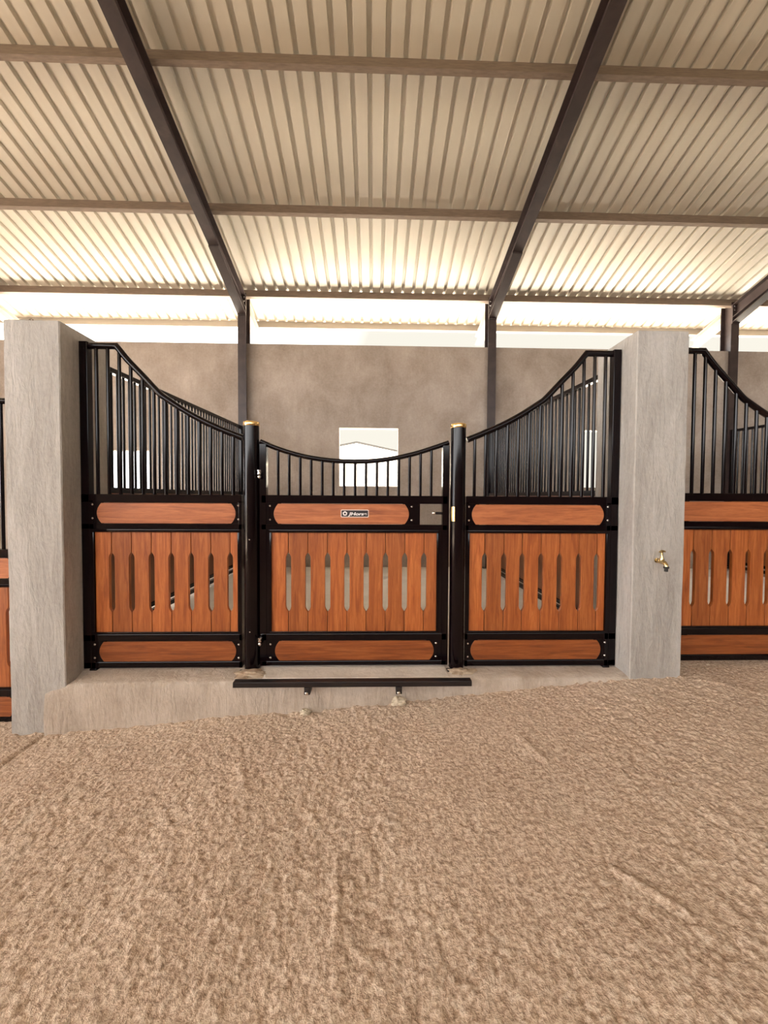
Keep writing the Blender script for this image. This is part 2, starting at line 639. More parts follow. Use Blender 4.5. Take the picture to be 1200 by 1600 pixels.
def purlin(y, label, m='purlin'):
    """lip channel: web faces the aisle, bottom flange runs to the eave side"""
    bm = bmesh.new()
    # local: a along slope (to the eave), h normal to the slope
    sec = [(0, 0), (0.050, 0), (0.050, 0.018), (0.047, 0.018), (0.047, 0.003), (0.003, 0.003), (0.003, 0.122), (0.047, 0.122),
           (0.047, 0.107), (0.050, 0.107), (0.050, 0.125), (0, 0.125)]
    pts = [(y + a * cs + h * sn, pz(y) - a * sn + h * cs) for a, h in sec]
    A = [bm.verts.new((RX0 + .05, yy, zz)) for yy, zz in pts]
    B = [bm.verts.new((RX1 - .05, yy, zz)) for yy, zz in pts]
    k = len(pts)
    for i in range(k):
        bm.faces.new((A[i], B[i], B[(i + 1) % k], A[(i + 1) % k]))
    bm.faces.new(A[::-1])
    bm.faces.new(B)
    return tag(obj('roof_purlin', bm, m, smooth=0), label, 'purlin', 'galvanised purlins under the roof sheets')


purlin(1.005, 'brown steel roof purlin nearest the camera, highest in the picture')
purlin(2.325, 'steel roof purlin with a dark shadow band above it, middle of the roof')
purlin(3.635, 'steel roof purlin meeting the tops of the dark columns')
purlin(4.30, 'eave purlin paled by glare along the outer edge of the roof, above the bright gap', 'galv_glare')

# ---------------------------------------------------------------- columns and rafters
FW = 0.133


def i_section(bm, x, w, d, y_front, z0, z1):
    bx(bm, x - w / 2, x + w / 2, y_front, y_front + 0.010, z0, z1)
    bx(bm, x - w / 2, x + w / 2, y_front + d - 0.010, y_front + d, z0, z1)
    bx(bm, x - 0.004, x + 0.004, y_front + 0.010, y_front + d - 0.010, z0, z1)


def column(x, z0, label):
    ct = thing('steel_column', label, 'column', (x, 3.62, z0), 'dark steel columns along the back wall')
    bm = bmesh.new()
    i_section(bm, 0, FW, 0.203, 0, 0, 4.45 - z0)
    obj('shaft', bm, 'steel', ct, smooth=0)
    boxobj('base_plate', -0.11, 0.11, -0.05, 0.10, 0.0, 0.012, 'steel', ct)
    return ct


CX = [(-2.002 - BAY, LOW + 0.05, 'dark steel column at the far left edge, mostly behind the left pillar'),
      (-1.985, 0.05, 'dark steel column above the left brass-capped gate post'),
      (2.035, 0.05, 'dark steel column behind the bars of the right-hand panel'),
      (6.062, 0.08, 'dark steel column seen to the right of the pillar with the tap')]
for x, z0, lb in CX:
    column(x, z0, lb)


def rz(y):            # rafter top line = purlin underside
    return pz(y)


def slope_box(bm, x0, x1, ya, yb, o0, o1, oo0=None, oo1=None):
    """box along the roof slope, heights measured from the rafter top line"""
    oo0 = o0 if oo0 is None else oo0
    oo1 = o1 if oo1 is None else oo1
    vs = [bm.verts.new(p) for p in [(x0, ya, rz(ya) + o0), (x1, ya, rz(ya) + o0), (x1, yb, rz(yb) + oo0), (x0, yb, rz(yb) + oo0),
                                    (x0, ya, rz(ya) + o1), (x1, ya, rz(ya) + o1), (x1, yb, rz(yb) + oo1), (x0, yb, rz(yb) + oo1)]]
    for f in ((0, 3, 2, 1), (4, 5, 6, 7), (0, 1, 5, 4), (1, 2, 6, 5), (2, 3, 7, 6), (3, 0, 4, 7)):
        bm.faces.new([vs[i] for i in f])


def rafter(x, label):
    rt = thing('steel_rafter', label, 'rafter', (x, 3.62, rz(3.62)), 'dark steel rafters')
    h = FW / 2
    inv = Matrix.Translation((-x, -3.62, -rz(3.62)))

    def part(name, bm, m='steel'):
        bmesh.ops.transform(bm, matrix=inv, verts=bm.verts)
        return obj(name, bm, m, rt, smooth=0)
    bm = bmesh.new()
    ya, yb = RIDGE_Y + 0.05, 3.605
    slope_box(bm, x - h, x + h, ya, yb, -0.213, -0.202)
    slope_box(bm, x - h, x + h, ya, yb, -0.012, -0.001)
    slope_box(bm, x - 0.004, x + 0.004, ya, yb, -0.202, -0.012)
    part('beam', bm)
    # haunch cut from the same section, deepening towards the column
    bm = bmesh.new()
    y0, y1 = 2.545, 3.605
    d1 = rz(y1) - 4.115
    slope_box(bm, x - h, x + h, y0, y1, -0.235, -0.2135, -d1, -d1 + 0.012)
    slope_box(bm, x - 0.004, x + 0.004, y0 + 0.02, y1, -0.2205, -0.2135, -d1 + 0.012, -0.2135)
    part('haunch', bm)
    # end plate and bolts against the column
    bm = bmesh.new()
    bx(bm, x - h, x + h, 3.604, 3.6195, 4.10, rz(3.61) - 0.0)
    part('end_plate', bm)
    for sx in (-1, 1):
        for zb in (4.16, 4.235, 4.31, 4.375):
            bm = bmesh.new()
            lathe(bm, [(0.011, 0), (0.011, 0.010), (0.006, 0.012)], x + sx * 0.042, zb, 6, 'y', 3.604)
            part('bolt', bm, 'chrome')
    # tail carrying the eave purlin
    bm = bmesh.new()
    slope_box(bm, x - h, x + h, 3.825, 4.44, -0.160, -0.150)
    slope_box(bm, x - h, x + h, 3.825, 4.44, -0.012, -0.001)
    slope_box(bm, x - 0.004, x + 0.004, 3.825, 4.44, -0.150, -0.012)
    part('tail', bm, 'galv_glare')
    return rt


rafter(CX[0][0], 'dark steel rafter whose tail shows above the left pillar')
rafter(CX[1][0], 'dark steel rafter sloping down from the top left of the roof')
rafter(CX[2][0], 'dark steel rafter sloping down from the top right of the roof')
rafter(CX[3][0], 'steel rafter with a row of bolts, at the right edge of the picture')


# ---------------------------------------------------------------- masonry pillars
def pillar(xa, xb, z0, label):
    pt = bmesh.new()
    nz = 40
    rows = []
    zt = 2.262
    for i in range(nz + 1):
        z = z0 + (zt - z0) * i / nz
        f = lambda s, k: 0.004 * float(vnoise(np.array(z * 3.1 + s), np.array(k))) + 0.002 * float(vnoise(np.array(z * 11 + s), np.array(k + 3)))
        e = 0.006
        x0, x1 = xa + f(3.3, 1.1), xb + f(7.7, 4.4)
        y0 = -0.150 + f(1.2, 9.4)
        ring = [(x0 + e, y0), (x1 - e, y0), (x1, y0 + e), (x1, 0.29), (x0, 0.29), (x0, y0 + e)]
        rows.append([pt.verts.new((x, y, z)) for x, y in ring])
    for a, c_ in zip(rows, rows[1:]):
        for j in range(6):
            pt.faces.new((a[j], a[(j + 1) % 6], c_[(j + 1) % 6], c_[j]))
    top = rows[-1]
    cap = [pt.verts.new((v.co.x + (0.008 if v.co.x < (xa + xb) / 2 else -0.008), v.co.y + (0.008 if v.co.y < 0 else -0.008), zt + 0.008)) for v in top]
    for j in range(6):
        pt.faces.new((top[j], top[(j + 1) % 6], cap[(j + 1) % 6], cap[j]))
    pt.faces.new(cap)
    pt.faces.new(rows[0][::-1])
    o = obj('masonry_pillar', pt, 'pillar', smooth=28)
    return tag(o, label, 'pillar', 'plastered pillars between the stalls')


pillar(-2.185, -1.838, -0.50, 'grey plastered pillar on the left, standing on the lower floor')
pillar(1.838, 2.185, -0.16, 'grey plastered pillar on the right with the brass tap')
pillar(1.838 + BAY, 2.185 + BAY, -0.12, 'plastered pillar beyond the right edge of the picture')
bpy.data.objects.remove(bpy.data.objects['masonry_pillar.002'])

# ---------------------------------------------------------------- gate and panel parts
TUBE = 0.021
BAR = 0.0112


def catmull(P, n_=6):
    P = [Vector(p) for p in P]
    Q = [P[0] * 2 - P[1]] + P + [P[-1] * 2 - P[-2]]
    o = []
    for i in range(1, len(Q) - 2):
        for k in range(n_):
            t = k / n_
            a, b_, c_, d = Q[i - 1], Q[i], Q[i + 1], Q[i + 2]
            o.append(0.5 * ((2 * b_) + (c_ - a) * t + (2 * a - 5 * b_ + 4 * c_ - d) * t * t + (3 * b_ - a - 3 * c_ + d) * t ** 3))
    o.append(P[-1])
    return o


def interp(path, x):
    for a, b_ in zip(path, path[1:]):
        lo, hi = sorted((a.x, b_.x))
        if lo - 1e-6 <= x <= hi + 1e-6 and abs(b_.x - a.x) > 1e-6:
            return a.z + (b_.z - a.z) * (x - a.x) / (b_.x - a.x)
    return path[0].z if abs(x - path[0].x) < abs(x - path[-1].x) else path[-1].z


def plank(bm, x0, x1, z0, z1, y0, y1):
    """board with shallow rounded ends"""
    sag = 0.030
    pts = []
    k = 12
    for i in range(k + 1):
        t = -1 + 2 * i / k
        pts.append((x1 - sag * t * t, z0 + (z1 - z0) * (t + 1) / 2))
    for i in range(k + 1):
        t = 1 - 2 * i / k
        pts.append((x0 + sag * t * t, z0 + (z1 - z0) * (t + 1) / 2))
    prism(bm, pts, y0, y1)


def slat_panel(x0, x1, seams, parent, m='slat_wood'):
    z0, z1 = 0.240, 0.940
    sb, st, tp = 0.383, 0.792, 0.036
    hw = 0.0165
    bm = bmesh.new()
    ed = [x0] + list(seams) + [x1]
    y0, y1 = 0.013, 0.038
    g = 0.0021
    for i in range(len(ed) - 1):
        a, b_ = ed[i] + (g if i else 0), ed[i + 1] - (g if i < len(ed) - 2 else 0)
        P = [(a, z0), (b_, z0)]
        if i < len(ed) - 2:
            P += [(b_, sb), (b_ - hw * .75, sb + tp * .55), (b_ - hw, sb + tp), (b_ - hw, st - tp), (b_ - hw * .75, st - tp * .55), (b_, st)]
        P += [(b_, z1), (a, z1)]
        if i:
            P += [(a, st), (a + hw * .75, st - tp * .55), (a + hw, st - tp), (a + hw, sb + tp), (a + hw * .75, sb + tp * .55), (a, sb)]
        prism(bm, P, y0, y1)
    for s in seams:      # tongues closing the joints above and below each slot
        bx(bm, s - 0.004, s + 0.004, y0 + 0.017, y1 - 0.003, z0 + .002, sb + 0.001)
        bx(bm, s - 0.004, s + 0.004, y0 + 0.017, y1 - 0.003, st - 0.001, z1 - .002)
    o = obj('slat_panel', bm, m, parent, smooth=30)
    bv = o.modifiers.new('bevel', 'BEVEL')
    bv.width = 0.0022
    bv.segments = 2
    bv.harden_normals = True
    bv.limit_method = 'ANGLE'
    bv.angle_limit = math.radians(50)
    return o


def bolt(parent, x, z, y=0.0):
    bm = bmesh.new()
    lathe(bm, [(0.0085, -0.004), (0.0085, 0.001), (0.0072, 0.004), (0.004, 0.0062)], x, z, 12, 'y', y)
    return obj('bolt', bm, 'chrome', parent)


def lower_frame(root, xl, xr, xs0, xs1, px0, px1, kx0, kx1, seams, bolts_top, bolts_bot, zb=0.003):
    """xl..xr outer frame, xs0..xs1 slats, px header plank, kx kick plank"""
    boxobj('mid_rail', xl, xr, 0.0, 0.05, 1.131, 1.187, 'black', root)
    bm = bmesh.new()
    plank(bm, px0, px1, 0.990, 1.129, 0.003, 0.028)
    o = obj('header_plank', bm, 'plank_wood', root, smooth=40)
    hp = o
    bv = o.modifiers.new('bevel', 'BEVEL')
    bv.width = 0.003
    bv.segments = 2
    bv.harden_normals = True
    bv.limit_method = 'ANGLE'
    bv.angle_limit = math.radians(60)
    boxobj('upper_rail', xl, xr, 0.0, 0.05, 0.950, 0.9885, 'black', root)
    bm = bmesh.new()     # angle trim around the slats
    i0, i1 = xs0 - 0.012, xs1 + 0.012
    bx(bm, i0, i1, -0.003, 0.012, 0.932, 0.951, 0.002)
    bx(bm, i0, i1, -0.003, 0.012, 0.236, 0.249, 0.002)
    bx(bm, i0, xs0, -0.0028, 0.012, 0.250, 0.931, 0.002)
    bx(bm, xs1, i1, -0.0028, 0.012, 0.250, 0.931, 0.002)
    obj('trim_angle', bm, 'black', root)
    boxobj('lower_rail', xl, xr, 0.0, 0.05, 0.187, 0.234, 'black', root)
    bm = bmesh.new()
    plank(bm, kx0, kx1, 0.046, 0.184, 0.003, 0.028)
    o = obj('kick_plank', bm, 'kick_wood_shade', root, smooth=40)
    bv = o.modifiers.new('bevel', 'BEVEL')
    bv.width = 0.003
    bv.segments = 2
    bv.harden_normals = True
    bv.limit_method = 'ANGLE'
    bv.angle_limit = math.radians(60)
    boxobj('bottom_rail', xl, xr, 0.0, 0.05, zb, 0.044, 'black', root)
    slat_panel(xs0 - 0.002, xs1 + 0.002, seams, root)
    for (x, z) in bolts_top + bolts_bot:
        bolt(root, x, z, 0.004)
    return hp


def end_plates(root, spec):
    """black plates with a hollow edge that hold the plank ends"""
    for x0, x1, z0, z1 in spec:
        boxobj('end_plate', x0, x1, 0.004, 0.010, z0, z1, 'black', root, bev=0.001)


def side_panel(name, label, sx, seams, loc, group):
    root = thing(name, label, 'stable panel', loc, group)
    X = lambda a, b_: (min(sx * a, sx * b_), max(sx * a, sx * b_))
    # a: magnitudes from the middle of the stall; 1.835 is the pillar side
    xl, xr = X(1.834, 0.7675)
    xs = X(1.753, 0.795)
    px = X(1.735, 0.807)
    kx = X(1.731, 0.808)
    bt = [(sx * 1.7615, 1.117), (sx * 1.7615, 1.024), (sx * 0.788, 1.114), (sx * 0.788, 1.019)]
    bb = [(sx * 1.7600, 0.165), (sx * 1.7600, 0.073), (sx * 0.790, 0.160), (sx * 0.790, 0.068)]
    so = X(1.834, 1.781)
    boxobj('outer_stile', so[0], so[1], 0.0, 0.05, 0.0, 2.203, 'black', root)
    si = X(0.7675, 0.800 - 0.012)
    lower_frame(root, xl, xr, xs[0], xs[1], px[0], px[1], kx[0], kx[1], seams, bt, bb)
    boxobj('inner_stile', si[0], si[1], 0.0, 0.05, 0.0, 1.145, 'black', root)
    w1 = X(1.783, 1.753)
    boxobj('lower_stile', w1[0], w1[1], 0.0, 0.05, 0.0, 1.145, 'black', root)
    end_plates(root, [(*X(1.79, 1.69), 0.986, 1.142), (*X(0.86, 0.77), 0.986, 1.142), (*X(1.79, 1.68), 0.044, 0.188), (*X(0.86, 0.77), 0.044, 0.188)])
    yb = 0.025
    P = [(1.602, 2.180), (1.526, 2.086), (1.427, 1.982), (1.322, 1.870), (1.275, 1.833), (1.150, 1.752), (1.025, 1.684), (0.900, 1.628), (0.7725 if sx > 0 else 0.764, 1.575)]
    crv = catmull([(sx * x, yb, z) for x, z in P], 5)
    path = [Vector((sx * 1.783, yb, 2.180))] + crv
    bm = bmesh.new()
    tube(bm, path, TUBE, 14)
    obj('top_rail', bm, 'black', root, smooth=50)
    for k in range(14):
        x = sx * (0.8285 + 0.0757 * k)
        zt = interp(path, x)
        bm = bmesh.new()
        tube(bm, [(x, yb, 1.18), (x, yb, zt - 0.008)], BAR, 12)
        obj('bar', bm, 'black', root, smooth=50)
    fx = X(1.79, 1.74)
    boxobj('foot', fx[0], fx[1], -0.012, 0.055, -0.030, 0.004, 'black', root, bev=0.006)
    return root


LS = [-1.646, -1.513, -1.380, -1.247, -1.114, -0.980, -0.850]
RS = [0.905, 1.040, 1.168, 1.301, 1.433, 1.569, 1.696]
left = side_panel('stable_panel', 'black barred panel with teak slats, next to the left pillar', -1, LS, (0, 0, 0), 'stable front side panels')
right = side_panel('stable_panel', 'black barred panel with teak slats, next to the pillar with the tap', 1, RS, (0, 0, 0), 'stable front side panels')
c1 = copy_tree(left)
c1.location = (BAY, 0, HIGH)
c1['label'] = 'barred panel of the next stall, cut off by the right edge of the picture'
for ch in c1.children:
    if ch.name.startswith(('header_plank', 'kick_plank')):
        ch.data = ch.data.copy()
        for v in ch.data.vertices:
            if v.co.x < -1.69:
                v.co.x -= 0.062
c2 = copy_tree(right)
c2.location = (-BAY, 0, LOW)
c2['label'] = 'sliver of teak and black panel at the left edge, set lower than the others'

# ---------------------------------------------------------------- stall door
door = thing('stable_door', 'black barred stall door with teak slats, plaque and dipped top rail', 'stable door', (0, 0, 0))
DS = [-0.454, -0.320, -0.185, -0.052, 0.081, 0.214, 0.347, 0.480]
xl, xr = -0.634, 0.640
bt = [(-0.576, 1.113), (-0.576, 1.019), (0.393, 1.112), (0.393, 1.019)]
bb = [(-0.575, 0.161), (-0.575, 0.068), (0.568, 0.165), (0.568, 0.071)]
hp = lower_frame(door, xl, xr, -0.566, 0.566, -0.551, 0.374, -0.545, 0.553, DS, bt, bb, 0.014)
boxobj('hinge_stile', -0.6475, -0.600, 0.0, 0.05, 0.012, 1.535, 'black', door)
boxobj('latch_stile', 0.604, 0.6495, 0.0, 0.05, 0.012, 1.535, 'black', door)
boxobj('side_plate', -0.602, -0.577, 0.002, 0.048, 0.012, 1.145, 'black', door)
boxobj('side_plate', 0.577, 0.606, 0.002, 0.048, 0.012, 0.988, 'black', door)
end_plates(door, [(-0.60, -0.50, 0.986, 1.142), (0.33, 0.449, 0.986, 1.142), (-0.60, -0.50, 0.044, 0.188), (0.50, 0.60, 0.044, 0.188)])
P = [(-0.645, 1.553), (-0.5375, 1.508), (-0.403, 1.466), (-0.270, 1.439), (-0.1355, 1.4245), (0.002, 1.420), (0.138, 1.4265), (0.273, 1.446), (0.4095, 1.477), (0.545, 1.5205), (0.647, 1.556)]
path = catmull([(x, 0.025, z) for x, z in P], 4)
bm = bmesh.new()
tube(bm, path, 0.0165, 14)
obj('top_rail', bm, 'black', door, smooth=50)
for k in range(15):
    x = -0.525 + 0.0752 * k
    bm = bmesh.new()
    tube(bm, [(x, 0.025, 1.18), (x, 0.025, interp(path, x) - 0.006)], 0.0098, 12)
    obj('bar', bm, 'black', door, smooth=50)
# latch knob in its square opening
bm = bmesh.new()
tube(bm, [(0.605, 0.02, 1.068), (0.560, 0.02, 1.068)], 0.009, 12)
rod = obj('latch_rod', bm, 'black', door, smooth=50)
bm = bmesh.new()
bmesh.ops.create_uvsphere(bm, u_segments=16, v_segments=10, radius=0.014)
bmesh.ops.translate(bm, vec=(0.545, 0.010, 1.068), verts=bm.verts)
k_ = obj('latch_knob', bm, 'chrome', door, smooth=60)
k_['label'] = 'round bright latch knob'
bm = bmesh.new()
tube(bm, [(0.606, 0.02, 1.068), (0.652, 0.02, 1.068)], 0.006, 10)
obj('latch_bolt', bm, 'chrome', door)
# hinge pins
for z in (1.338, 0.205):
    bm = bmesh.new()
    lathe(bm, [(0.0115, 0.030), (0.0125, 0.036), (0.0115, 0.042), (0.007, 0.043), (0.007, 0.050), (0.013, 0.051), (0.013, 0.060)], -0.638, -0.030, 14, 'z', z - 0.045)
    lathe(bm, [(0.004, 0.002), (0.009, 0.006), (0.0115, 0.014), (0.009, 0.022), (0.006, 0.026)], -0.638, -0.030, 14, 'z', z - 0.045)
    tube(bm, [(-0.638, -0.030, z + 0.002), (-0.628, 0.004, z + 0.002)], 0.006, 8)
    hg = obj('hinge_pin', bm, 'chrome', door, smooth=50)
# plaque with its lettering
def round_rect(bm, x0, x1, z0, z1, r, y0, y1):
    pts = []
    for cx, cz, a0 in ((x1 - r, z0 + r, -90), (x1 - r, z1 - r, 0), (x0 + r, z1 - r, 90), (x0 + r, z0 + r, 180)):
        for k in range(6):
            a = math.radians(a0 + 90 * k / 5)
            pts.append((cx + r * math.cos(a), cz + r * math.sin(a)))
    prism(bm, pts, y0, y1)


bm = bmesh.new()
round_rect(bm, -0.094, 0.097, 1.037, 1.090, 0.007, -0.001, 0.004)
plq = obj('plaque', bm, 'silver', door, smooth=40)
bm = bmesh.new()
round_rect(bm, -0.089, 0.092, 1.042, 1.085, 0.005, -0.0022, 0.0)
obj('plaque_face', bm, 'plate', plq, smooth=40)
# emblem: a five-sided badge with an open centre
bm = bmesh.new()
cx, cz = -0.0655, 1.0635
outer, inner = [], []
for k in range(10):
    a = math.radians(90 + 36 * k)
    ro = 0.0165 if k % 2 == 0 else 0.0145
    outer.append((cx + ro * math.cos(a), cz + ro * math.sin(a)))
    inner.append((cx + 0.0072 * math.cos(a), cz - 0.0005 + 0.0072 * math.sin(a)))
for y in (-0.0034,):
    A = [bm.verts.new((x, y, z)) for x, z in outer]
    B = [bm.verts.new((x, y, z)) for x, z in inner]
    A2 = [bm.verts.new((x, y + 0.0014, z)) for x, z in outer]
    B2 = [bm.verts.new((x, y + 0.0014, z)) for x, z in inner]
    for i in range(10):
        j = (i + 1) % 10
        bm.faces.new((A[i], A[j], B[j], B[i]))
        bm.faces.new((A2[i], B2[i], B2[j], A2[j]))
        bm.faces.new((A[i], A2[i], A2[j], A[j]))
        bm.faces.new((B[i], B[j], B2[j], B2[i]))
obj('emblem', bm, 'white', plq, smooth=0)
cu = bpy.data.curves.new('lettering', 'FONT')
cu.body = 'JHorse'
cu.size = 0.0345
cu.shear = 0.22
cu.extrude = 0.0006
cu.offset = 0.0011
cu.space_character = 0.98
tmp = bpy.data.objects.new('lettering_curve', cu)
COL.objects.link(tmp)
bpy.context.view_layer.update()
dg = bpy.context.evaluated_depsgraph_get()
tm = bpy.data.meshes.new_from_object(tmp.evaluated_get(dg))
xsv = [v.co.x for v in tm.vertices]
x_min, x_max = min(xsv), max(xsv)
k = 0.128 / (x_max - x_min)
kz = 0.83
for v in tm.vertices:
    x, y, z = v.co
    v.co = (-0.044 + (x - x_min) * k, -0.0030 - z, 1.0515 + y * kz)
tm.materials.clear()
tm.materials.append(MAT['white'])
tm.name = 'lettering'
bpy.data.objects.remove(tmp)
lt = bpy.data.objects.new('lettering', tm)
COL.objects.link(lt)
lt.parent = plq
lt['label'] = 'white slanted lettering reading JHorse'


# ---------------------------------------------------------------- gate posts
def gate_post(x, label, strike):
    root = thing('gate_post', label, 'gate post', (x, 0.02, 0), 'round gate posts with brass caps')
    bm = bmesh.new()
    lathe(bm, [(0.0515, -0.012), (0.0515, 1.655)], seg=40)
    obj('post_tube', bm, 'black', root, smooth=40)
    bm = bmesh.new()
    lathe(bm, [(0.0535, 1.653), (0.0545, 1.656), (0.0545, 1.676), (0.0525, 1.681), (0.046, 1.684)], seg=40)
    cp = obj('cap', bm, 'brass', root, smooth=40)
    cp['label'] = 'polished brass cap ring'
    boxobj('base_plate', -0.075, 0.075, -0.085, 0.055, -0.020, -0.008, 'black_dull', root, bev=0.002)
    if strike:
        bm = bmesh.new()
        a0, a1, z0, z1 = math.radians(192), math.radians(238), 1.014, 1.113
        k = 8
        I, O = [], []
        for i in range(k + 1):
            a = a0 + (a1 - a0) * i / k
            for L, r in ((I, 0.0505), (O, 0.0555)):
                L.append((bm.verts.new((r * math.cos(a), r * math.sin(a), z0)), bm.verts.new((r * math.cos(a), r * math.sin(a), z1))))
        for i in range(k):
            bm.faces.new((O[i][0], O[i + 1][0], O[i + 1][1], O[i][1]))
            bm.faces.new((I[i][0], I[i][1], I[i + 1][1], I[i + 1][0]))
            bm.faces.new((I[i][1], O[i][1], O[i + 1][1], I[i + 1][1]))
            bm.faces.new((I[i][0], I[i + 1][0], O[i + 1][0], O[i][0]))
        for e in (0, k):
            bm.faces.new((I[e][0], O[e][0], O[e][1], I[e][1]))
        sp = obj('strike_plate', bm, 'brass', root, smooth=30)
        sp['label'] = 'pale brass strike plate'
    else:
        for z in (0.258, 0.885):
            bm = bmesh.new()
            lathe(bm, [(0.004, 0.0), (0.004, 0.053), (0.002, 0.0545)], 0.0, z, 8, 'y', 0.0)
            obj('screw', bm, 'chrome', root)
    return root


gate_post(-0.7035, 'round black post with brass cap on the hinge side of the door', False)
gate_post(0.7125, 'round black post with brass cap and brass strike plate, right of the door', True)


def lump(name, x, y, z, sx, sy, sz, seed, m, label, cat, group=None):
    bm = bmesh.new()
    bmesh.ops.create_icosphere(bm, subdivisions=4, radius=1)
    for v in bm.verts:
        d = v.co.copy()
        f = 1 + 0.55 * float(vnoise(np.array(d.x * 2.1 + seed), np.array(d.y * 2.3 + d.z * 1.7))) + 0.35 * float(vnoise(np.array(d.x * 5 + seed), np.array(d.z * 5 + d.y * 3)))
        v.co = (d.x * sx * f, d.y * sy * f, max(d.z, -0.4) * sz * f)
    o = obj(name, bm, m, smooth=60, loc=(x, y, z))
    return tag(o, label, cat, group) if cat else struct(o)


lump('mortar_patch', -0.690, -0.060, -0.018, 0.115, 0.055, 0.026, 1.7, 'mortar', None, None)
lump('mortar_patch', 0.735, -0.055, -0.018, 0.095, 0.050, 0.028, 6.1, 'mortar', None, None)
lump('mortar_blob', -0.306, -0.175, -0.222, 0.034, 0.024, 0.026, 3.2, 'foam', 'pale yellow mortar blob on the floor below the left bracket of the black bar', 'mortar')
lump('mortar_blob', 0.297, -0.175, -0.155, 0.044, 0.028, 0.034, 9.4, 'foam', 'pale yellow mortar blob on the floor below the right bracket of the black bar', 'mortar')

# ---------------------------------------------------------------- black bar fixed to the sill
root = thing('bump_bar', 'black square steel bar bracketed to the sill in front of the door', 'bar', (0, -0.15, -0.1))
boxobj('bar', -0.752, 0.764, -0.072, -0.022, 0.068, 0.103, 'black_dull', root, bev=0.003)
for x in (-0.285, 0.297):
    bm = bmesh.new()
    bx(bm, x - 0.019, x + 0.019, -0.0745, -0.001, 0.022, 0.0675, 0.002)
    br = obj('bracket', bm, 'black_dull', root)
    bm = bmesh.new()
    lathe(bm, [(0.010, 0), (0.010, 0.006), (0.006, 0.010)], x - 0.002, 0.032, 12, 'y', -0.0745)
    obj('bolt', bm, 'chrome', br)


# ---------------------------------------------------------------- barred partitions running back to the wall
def partition(x, dz, label):
    y0, y1 = 0.292, 3.612
    root = thing('stall_partition', label, 'partition', (x, y0, dz), 'barred partitions between the stalls')
    L = y1 - y0
    tz = lambda a: 2.150 + 0.042 * (a + 0.292)       # underside of the sloping top rail
    mz = lambda a: 1.196 + 0.014 * (a + 0.292)
    lz = lambda a: 0.050 + 0.005 * a

    def rail(name, h, f, w=0.022):
        bm = bmesh.new()
        v = [bm.verts.new(p) for p in [(-w, 0, f(0)), (w, 0, f(0)), (w, L, f(L)), (-w, L, f(L)),
                                       (-w, 0, f(0) + h), (w, 0, f(0) + h), (w, L, f(L) + h), (-w, L, f(L) + h)]]
        fs = [bm.faces.new([v[i] for i in q]) for q in ((0, 3, 2, 1), (4, 5, 6, 7), (0, 1, 5, 4), (1, 2, 6, 5), (2, 3, 7, 6), (3, 0, 4, 7))]
        bmesh.ops.bevel(bm, geom=list(bm.edges), offset=0.004, segments=2, affect='EDGES')
        return obj(name, bm, 'black', root)
    rail('top_rail', 0.042, tz)
    rail('mid_rail', 0.045, mz)
    rail('lower_rail', 0.045, lambda a: lz(a) + 0.075)
    rail('bottom_rail', 0.045, lz)
    boxobj('end_stile', -0.025, 0.025, 0.0, 0.045, 0.0, tz(0) + 0.04, 'black', root)
    boxobj('end_stile', -0.025, 0.025, L - 0.045, L, 0.04, tz(L) + 0.04, 'black', root)
    bm = bmesh.new()
    k = int((L - 0.1) / 0.133)
    for i in range(k + 1):
        a, b_ = 0.046 + i * 0.133, min(0.046 + i * 0.133 + 0.1315, L - 0.046)
        zt0, zt1 = mz(a) + .004, mz(b_) + .004
        zb0, zb1 = lz(a) + .115, lz(b_) + .115
        v = [bm.verts.new(p) for p in [(-0.013, a, zb0), (0.013, a, zb0), (0.013, b_, zb1), (-0.013, b_, zb1),
                                       (-0.013, a, zt0), (0.013, a, zt0), (0.013, b_, zt1), (-0.013, b_, zt1)]]
        for q in ((0, 3, 2, 1), (4, 5, 6, 7), (0, 1, 5, 4), (1, 2, 6, 5), (2, 3, 7, 6), (3, 0, 4, 7)):
            bm.faces.new([v[i_] for i_ in q])
    obj('board_panel', bm, 'dark_wood', root, smooth=0)
    nb = int((L - 0.12) / 0.0764)
    for i in range(nb):
        a = 0.045 + (i + 1) * (L - 0.09) / (nb + 1)
        bm = bmesh.new()
        tube(bm, [(0, a, mz(a) + 0.04), (0, a, tz(a) + 0.004)], BAR, 10, up=Vector((1, 0, 0)))
        obj('bar', bm, 'black', root, smooth=50)
    return root


partition(-2.005, 0.0, 'long barred partition running back from the left pillar to the wall')
partition(2.015, 0.0, 'long barred partition running back from the pillar with the tap to the wall')
partition(2.015 + BAY, 0.02, 'far barred partition seen through the bars at the right edge')

# ---------------------------------------------------------------- brass tap on the right pillar
root = thing('water_tap', 'small brass water tap on the right pillar', 'tap', (2.012, -0.150, 0.768))
bm = bmesh.new()
lathe(bm, [(0.016, 0.0), (0.016, 0.004), (0.010, 0.006), (0.010, 0.022), (0.0155, 0.024), (0.0155, 0.036), (0.010, 0.040)], -0.011, 0.0, 20, 'y', 0.0)
obj('inlet', bm, 'tap_brass', root, smooth=40)
bm = bmesh.new()
tube(bm, [(-0.011, -0.034, 0.0), (-0.015, -0.054, -0.001), (-0.016, -0.076, -0.006), (-0.016, -0.088, -0.016), (-0.016, -0.091, -0.028)], [0.012, 0.0165, 0.0130, 0.0120, 0.0120], 16, up=Vector((1, 0, 0)))
obj('spout', bm, 'tap_brass', root, smooth=60)
bm = bmesh.new()
lathe(bm, [(0.0140, 0.0), (0.0150, 0.010), (0.0095, 0.024), (0.0065, 0.040), (0.0065, 0.056), (0.009, 0.058)], -0.016, -0.052, 18, 'z', 0.004)
obj('bonnet', bm, 'tap_brass', root, smooth=50)
bm = bmesh.new()
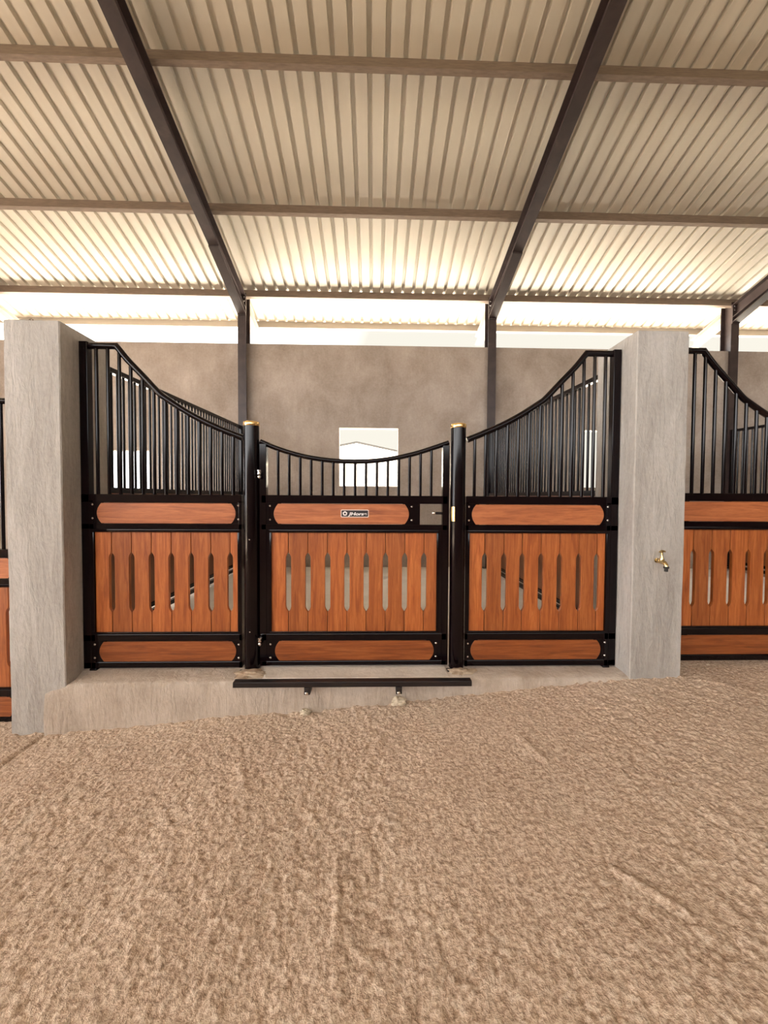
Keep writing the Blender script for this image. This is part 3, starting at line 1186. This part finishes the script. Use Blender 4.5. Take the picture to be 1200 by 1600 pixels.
tube(bm, [(-0.036, -0.056, 0.062), (-0.026, -0.054, 0.066), (-0.016, -0.052, 0.0675), (-0.004, -0.050, 0.067), (0.008, -0.048, 0.064)], [0.0050, 0.0060, 0.0085, 0.0060, 0.0050], 12)
obj('handle', bm, 'tap_brass', root, smooth=60)
bm = bmesh.new()
lathe(bm, [(0.0160, -0.026), (0.0160, -0.037), (0.011, -0.040), (0.0105, -0.058), (0.0085, -0.059)], -0.016, -0.091, 16, 'z', 0.0)
nz_ = obj('hose_nozzle', bm, 'rubber', root, smooth=40)
nz_['label'] = 'dark hose connector'

# ---------------------------------------------------------------- wire loop on the left pillar
bm = bmesh.new()
tube(bm, [(-2.030, -0.142, 2.262), (-2.022, -0.146, 2.272), (-2.008, -0.149, 2.274), (-1.998, -0.148, 2.268), (-2.004, -0.146, 2.262), (-2.018, -0.144, 2.266), (-2.022, -0.14, 2.276)], 0.0022, 8)
tag(obj('wire_loop', bm, 'wire', smooth=60), 'small twist of wire on top of the left pillar', 'wire')


# ---------------------------------------------------------------- sheds seen through the window
def shed(y, ax, az, slope, xl_, xr_, label):
    root = thing('white_shed', label, 'shed', (ax, y, -0.55))
    bm = bmesh.new()
    zl, zr_ = az - slope * (ax - xl_), az - slope * (xr_ - ax)
    prism(bm, [(xl_ - ax, 0), (xr_ - ax, 0), (xr_ - ax, zr_ + .55 - .12), (0, az + .55 - .12), (xl_ - ax, zl + .55 - .12)], 0.0, 8.0)
    obj('wall', bm, 'shed_wall', root, smooth=0)
    bm = bmesh.new()
    o = 0.4
    prism(bm, [(xl_ - ax - o, zl + .55 - .12 - o * slope), (0, az + .55 - .12), (xr_ - ax + o, zr_ + .55 - .12 - o * slope), (xr_ - ax + o, zr_ + .55 - o * slope), (0, az + .55), (xl_ - ax - o, zl + .55 - o * slope)], -0.22, 8.3)
    obj('roof', bm, 'shed_wall', root, smooth=0)
    bm = bmesh.new()
    prism(bm, [(xl_ - ax - o, zl + .55 - .10 - o * slope), (0, az + .55 - .10), (xr_ - ax + o, zr_ + .55 - .10 - o * slope), (xr_ - ax + o, zr_ + .55 + .01 - o * slope), (0, az + .55 + .01), (xl_ - ax - o, zl + .55 + .01 - o * slope)], -0.26, -0.215)
    obj('barge_board', bm, 'shed_trim', root, smooth=0)
    return root


shed(20.3, -0.917, 4.66, 0.207, -6.5, 4.8, 'pale gabled shed seen through the middle window, nearer one')
shed(29.5, -0.75, 5.92, 0.19, -7.5, 6.0, 'pale gabled shed behind, its roof edge just above the nearer one')

# ---------------------------------------------------------------- far end of the barn (right)
bm = bmesh.new()
bx(bm, 13.0, 13.2, -9.0, 3.93, -0.9, 6.6)
struct(obj('wall_right', bm, 'wall', smooth=0))
bm = bmesh.new()
bx(bm, -14.2, -14.0, 0.3, 3.87, -0.9, 5.4)
struct(obj('wall_left', bm, 'wall', smooth=0))
# unseen rear wall, added to dim the rear; daylight enters above its low part
bm = bmesh.new()
bx(bm, 10.0, 13.0, -7.2, -7.0, -0.9, 5.15)
bx(bm, -14.0, 10.0, -7.2, -7.0, -0.9, 2.45)
struct(obj('wall_rear_added', bm, 'wall', smooth=0))
